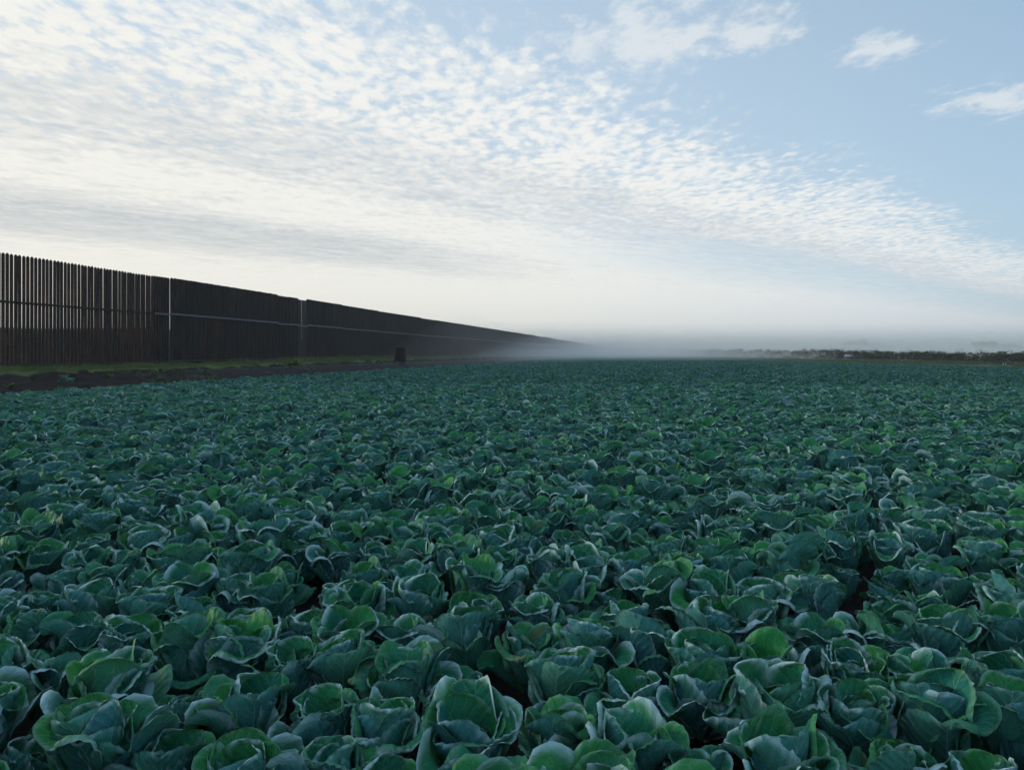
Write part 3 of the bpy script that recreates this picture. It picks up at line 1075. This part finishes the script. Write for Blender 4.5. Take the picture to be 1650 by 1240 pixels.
def leaf_cloud(centres, radii, count, size, g, flat=0.7):
    """many small leaf faces through overlapping clumps"""
    k = g.integers(0, len(centres), count)
    c = np.asarray(centres)[k]; r = np.asarray(radii)[k][:, None]
    d = g.normal(0, 1, (count, 3)); d /= np.linalg.norm(d, axis=1)[:, None]
    p = c + d * r * (g.random((count, 1)) ** 0.45) * np.array([1, 1, flat])
    a_ = g.normal(0, 1, (count, 3)); a_ /= np.linalg.norm(a_, axis=1)[:, None]
    b_ = np.cross(a_, g.normal(0, 1, (count, 3))); b_ /= np.maximum(np.linalg.norm(b_, axis=1)[:, None], 1e-6)
    s_ = size * g.uniform(0.6, 1.4, (count, 1))
    v = np.stack([p - a_ * s_, p - b_ * s_ * 0.5, p + a_ * s_, p + b_ * s_ * 0.5], 1).reshape(-1, 3)
    return v, np.arange(count * 4).reshape(-1, 4)


g = np.random.default_rng(33)
cs = []; rs = []
for _ in range(2200):                               # dark brush beyond the far bank
    y = 60 + 250 * g.random() ** 1.3
    x = g.uniform(53, 66) + 0.02 * y
    hmax = 1.15 + 0.009 * (y - 60) + 0.9 * hnoise(x, y, 0.06, 20)
    z = float(ground_z(x, y)) + g.uniform(0.1, max(0.3, hmax))
    cs.append((x, y, z)); rs.append(g.uniform(0.35, 0.9))
v_, f_ = leaf_cloud(cs, rs, 190000, 0.095, g)
me = bpy.data.meshes.new('scrub'); fast_mesh(me, v_, f_); me.materials.append(M_SCRUB)
tag(mesh_obj('scrub', me), 'dark low brush in a long band behind the grassy bank', 'brush', kind='stuff')


def tree(px, depth, top_py, wid, label, seed, shape):
    if depth < 300 and px > 1300:
        wid *= 1.85; depth *= 1.85
    g = np.random.default_rng(seed)
    x, y, ztop = pix(px, top_py, depth)
    z0 = float(ground_z(x, y))
    Ht = ztop - z0
    root = empty('tree', (x, y, z0))
    tag(root, label, 'tree', 'trees fading into the fog')
    m_ = MB()
    m_.tube((0, 0, -0.2), (0.1, 0, Ht * 0.35), 0.16, 0.11)
    cs = []; rs = []
    for k in range(7):
        az = k * 2.4 + g.uniform(-.3, .3); r = wid * g.uniform(0.15, 0.42); zz = Ht * g.uniform(0.45, 0.86)
        p = (r * math.cos(az), r * math.sin(az), zz)
        m_.tube((0.1 * k / 7, 0, Ht * (0.22 + 0.02 * k)), p, 0.07, 0.02, 5)
        cs.append(p); rs.append(wid * g.uniform(0.14, 0.24))
    for k in range(10):
        az = g.uniform(0, 6.28); r = wid * 0.42 * math.sqrt(g.random())
        zz = Ht * (0.92 - shape * (r / (wid * 0.45)) ** 2) * g.uniform(0.82, 0.98)
        cs.append((r * math.cos(az), r * math.sin(az), zz)); rs.append(wid * g.uniform(0.09, 0.18))
    m_.build('trunk', M_BARK, root)
    v_, f_ = leaf_cloud(cs, rs, 4200, 0.11 * max(1, wid / 4.5), g, 0.8)
    v_[:, 2] = np.minimum(v_[:, 2], Ht * 1.02)
    me = bpy.data.meshes.new('crown'); fast_mesh(me, v_, f_); me.materials.append(M_TREE)
    mesh_obj('crown', me, root)


TREES = [
    (1580, 190, 550, 3.6, 'pale flat-topped tree in the fog, one of the clump standing above the brush', 0.20),
    (1593, 196, 548.5, 3.8, 'pale flat-topped tree in the fog, one of the clump standing above the brush', 0.15),
    (1609, 200, 552, 4.2, 'round-crowned pale tree in the fog next to the flat-topped clump', 0.55),
    (1619, 192, 553.5, 2.2, 'slender small-crowned tree in the fog between two broader crowns', 0.6),
    (1631, 198, 553, 3.4, 'broad uneven tree in the fog at the end of the misty clump', 0.4),
    (1643, 205, 555, 3.8, 'broad uneven tree in the fog at the end of the misty clump', 0.4),
    (1370, 270, 549, 6.0, 'very faint tree almost lost in the fog behind the farm shelter', 0.4),
    (1392, 280, 545, 6.5, 'very faint tree almost lost in the fog behind the farm shelter', 0.5),
    (1413, 275, 549, 5.0, 'very faint tree almost lost in the fog behind the farm shelter', 0.4),
    (1185, 215, 561.5, 4.6, 'low bushy tree on the brush line where the fog begins', 0.4),
    (1150, 230, 562.5, 5.5, 'low spreading bush-like tree half lost in fog at the brush line', 0.3),
]
for i, (px, dp, tp, wd, lb, sh) in enumerate(TREES):
    tree(px, dp, tp, wd, lb, 60 + i, sh)

# ------------------------------------------------------------------ open farm shelter and marker posts
M_ROOF = simple('pale_sheet_roof', (0.42, 0.47, 0.55), (0.55, 0.60, 0.68), 0.7, 0.5, 0.4)
M_POST = simple('timber_post', (0.07, 0.06, 0.05), (0.12, 0.10, 0.085), 4, 0.85, 0.2)
M_WHITE = simple('white_paint', (0.62, 0.62, 0.60), (0.75, 0.75, 0.73), 8, 0.6, 0.3)
x, y, ztop = pix(1368.5, 570.6, 140)
zg = float(ground_z(x, y))
sh = empty('farm_shelter', (x, y, zg), math.radians(-8))
tag(sh, 'low open-sided farm shelter with a pale blue-grey sheet roof, before the brush', 'shelter')
ht = ztop - zg
for i in range(8):
    xa = -1.72 + i * 0.43
    r = MB()
    r.v = [(xa, -1.15, ht - 0.42), (xa + 0.42, -1.15, ht - 0.42), (xa + 0.42, 0.9, ht), (xa, 0.9, ht),
           (xa, -1.15, ht - 0.45), (xa + 0.42, -1.15, ht - 0.45), (xa + 0.42, 0.9, ht - 0.03), (xa, 0.9, ht - 0.03)]
    r.f = [(0, 1, 2, 3), (7, 6, 5, 4), (0, 4, 5, 1), (1, 5, 6, 2), (2, 6, 7, 3), (3, 7, 4, 0)]
    r.build('roof_panel', M_ROOF, sh)
for px_ in (-1.6, 0.0, 1.6):
    for py_, hh in ((-1.05, ht - 0.46), (0.8, ht - 0.07)):
        r = MB(); r.box(px_ - 0.05, px_ + 0.05, py_ - 0.05, py_ + 0.05, -0.1, hh); r.build('post', M_POST, sh)
for py_, hh in ((-1.05, ht - 0.455), (0.8, ht - 0.075)):
    r = MB(); r.box(-1.7, 1.7, py_ - 0.03, py_ + 0.03, hh - 0.1, hh - 0.003); r.build('beam', M_POST, sh)

for px, py, lb in ((1616.5, 584, 'short white marker post on the grassy bank, thicker of the pair'), (1620.6, 584.3, 'short white marker post on the grassy bank, slimmer of the pair')):
    x = 48.0 + (0.2 if px > 1618 else 0)
    y = x / ((px - 825) / FPX)
    zg = float(ground_z(x, y))
    wd = 0.034 if px < 1618 else 0.026
    pr = empty('marker_post', (x, y, zg)); tag(pr, lb, 'post')
    r = MB(); r.box(-wd, wd, -wd, wd, -0.1, 0.22); r.build('shaft', M_WHITE, pr)
    r = MB(); r.v = [(-wd * 1.2, -wd * 1.2, 0.22), (wd * 1.2, -wd * 1.2, 0.22), (wd * 1.2, wd * 1.2, 0.22), (-wd * 1.2, wd * 1.2, 0.22), (0, 0, 0.25)]
    r.f = [(3, 2, 1, 0), (0, 1, 4), (1, 2, 4), (2, 3, 4), (3, 0, 4)]
    r.build('cap', M_WHITE, pr)

# ------------------------------------------------------------------ haze
def volume(name, density, colour, aniso=0.15):
    m = bpy.data.materials.new(name)
    m.use_nodes = True
    m.node_tree.nodes.clear()
    n = Nodes(m.node_tree)
    o = n.add('ShaderNodeOutputMaterial')
    p = n.add('ShaderNodeVolumePrincipled')
    p.inputs['Density'].default_value = density
    p.inputs['Color'].default_value = (*colour, 1)
    p.inputs['Anisotropy'].default_value = aniso
    n.l.new(p.outputs[0], o.inputs['Volume'])
    return m


M_HAZE = volume('haze_air', 0.00050, (0.975, 0.985, 1.0))
hb = MB(); hb.box(-1500, 1500, -1500, 1500, -2.5, 14.5)
tag(hb.build('haze', M_HAZE), 'thin morning haze over the whole field', 'haze', kind='stuff')
M_BANK = volume('fog_bank_air', 0.0085, (0.975, 0.985, 1.0))


def mound(name, cx, cy, rx_, ry_, h, label, mat, base=-1.6):
    """a low bank of fog with a bell-shaped section"""
    b = MB()
    K = 12
    prof = []
    for i in range(K):
        r = 1 - i / K
        prof.append((r, (1 - r) ** 1.5))
    b.lathe(prof, 48)
    top = len(b.v); b.v.append((0, 0, 1.0))
    k = (K - 1) * 48
    b.f += [(k + i, k + (i + 1) % 48, top) for i in range(48)]
    b.f.append(tuple(reversed(range(48))))
    b.v = [(x * rx_, y * ry_, z * h) for x, y, z in b.v]
    return tag(b.build(name, mat, loc=(cx, cy, base)), label, 'fog', kind='stuff')




def fog_layer(name, mat, h, start, run, label, seed):
    """a wide flat layer of ground fog that thickens gradually from an uneven near edge"""
    g = np.random.default_rng(seed)
    xs = np.linspace(-700, 1100, 73)
    front = start + 14 * sm(xs, 30, 60) - 26 * sm(-xs, 20, 120) + 12 * hnoise(xs, xs * 0, 0.035, seed)
    steps = [0, 0.10, 0.28, 0.5, 0.75, 1.0]
    rows = []
    for f in steps:
        y = front + run * f
        zt = -1.6 + (h + 1.6) * sm(np.array(f), 0, 1.0) ** 0.8 + (0.35 * hnoise(xs, xs * 0 + f * 3, 0.05, seed + 3) * (f > 0))
        rows.append(np.column_stack([xs, y, np.broadcast_to(zt, xs.shape)]))
    rows.append(np.column_stack([xs, np.full(xs.shape, 1420.0), np.full(xs.shape, h)]))
    k = len(xs)
    co = np.concatenate(rows)
    nb = len(co)
    bot = [np.column_stack([r[:, 0], r[:, 1], np.full(k, -1.7)]) for r in rows[1:]]
    co = np.concatenate([co] + bot)
    co[:k, 2] = -1.7
    R = len(rows)
    top = lambda r, i: r * k + i
    bt = lambda r, i: i if r == 0 else nb + (r - 1) * k + i
    fa = []
    for r in range(R - 1):
        for i in range(k - 1):
            fa.append((top(r, i), top(r, i + 1), top(r + 1, i + 1), top(r + 1, i)))
            fa.append((bt(r, i), bt(r + 1, i), bt(r + 1, i + 1), bt(r, i + 1)))
        for i, fl in ((0, False), (k - 1, True)):
            q = [top(r, i), top(r + 1, i), bt(r + 1, i), bt(r, i)]
            q = list(dict.fromkeys(q))
            fa.append(tuple(q if not fl else reversed(q)))
    for i in range(k - 1):
        fa.append((top(R - 1, i), top(R - 1, i + 1), bt(R - 1, i + 1), bt(R - 1, i)))
    return tag(mesh_obj(name, make_mesh(name, co, fa, mat)), label, 'fog', kind='stuff')


for k, (hh, dens, st, run, lb) in enumerate((
        (2.6, 0.0050, 84.0, 75.0, 'lowest ground fog over the far end of the field'),
        (4.2, 0.0042, 92.0, 90.0, 'knee of the fog bank beyond the crop'),
        (6.4, 0.0031, 100.0, 110.0, 'body of the fog bank beyond the far fence'),
        (9.4, 0.0021, 112.0, 140.0, 'thin upper fog above the distant brush'),
        (13.4, 0.0013, 128.0, 180.0, 'faint top of the fog over the distant trees'))):
    fog_layer('haze', volume('fog_layer_air', dens, (0.93, 0.97, 1.0)), hh, st, run, lb, 4 + k)
M_WISP = volume('wisp_air', 0.0026, (0.975, 0.985, 1.0))
wx, wy = ds_to_xy(24.0, 185.0)
mound('haze', float(wx), float(wy), 60, 125, 10.0, 'mist drifting along the face of the far fence', M_WISP)
wx, wy = ds_to_xy(25.5, 112.0)
mound('haze', float(wx), float(wy), 26, 62, 10.0, 'faint wisp of mist before the middle of the fence', M_WISP)
lm = MB()
edge = [tuple(map(float, ds_to_xy(18.8, q))) for q in (30.0, 395.0)] + [(43.5, 372.0), (43.5, 30.0)]
lm.v = [(x, y, -1.75) for x, y in edge] + [(x, y, 0.92) for x, y in edge]
lm.f = [(3, 2, 1, 0), (4, 5, 6, 7)] + [(i, (i + 1) % 4, 4 + (i + 1) % 4, 4 + i) for i in range(4)]
tag(lm.build('haze', volume('field_mist_air', 0.0042, (0.93, 0.97, 1.0))), 'thin mist lying on the leaves across the distant crop', 'mist', kind='stuff')
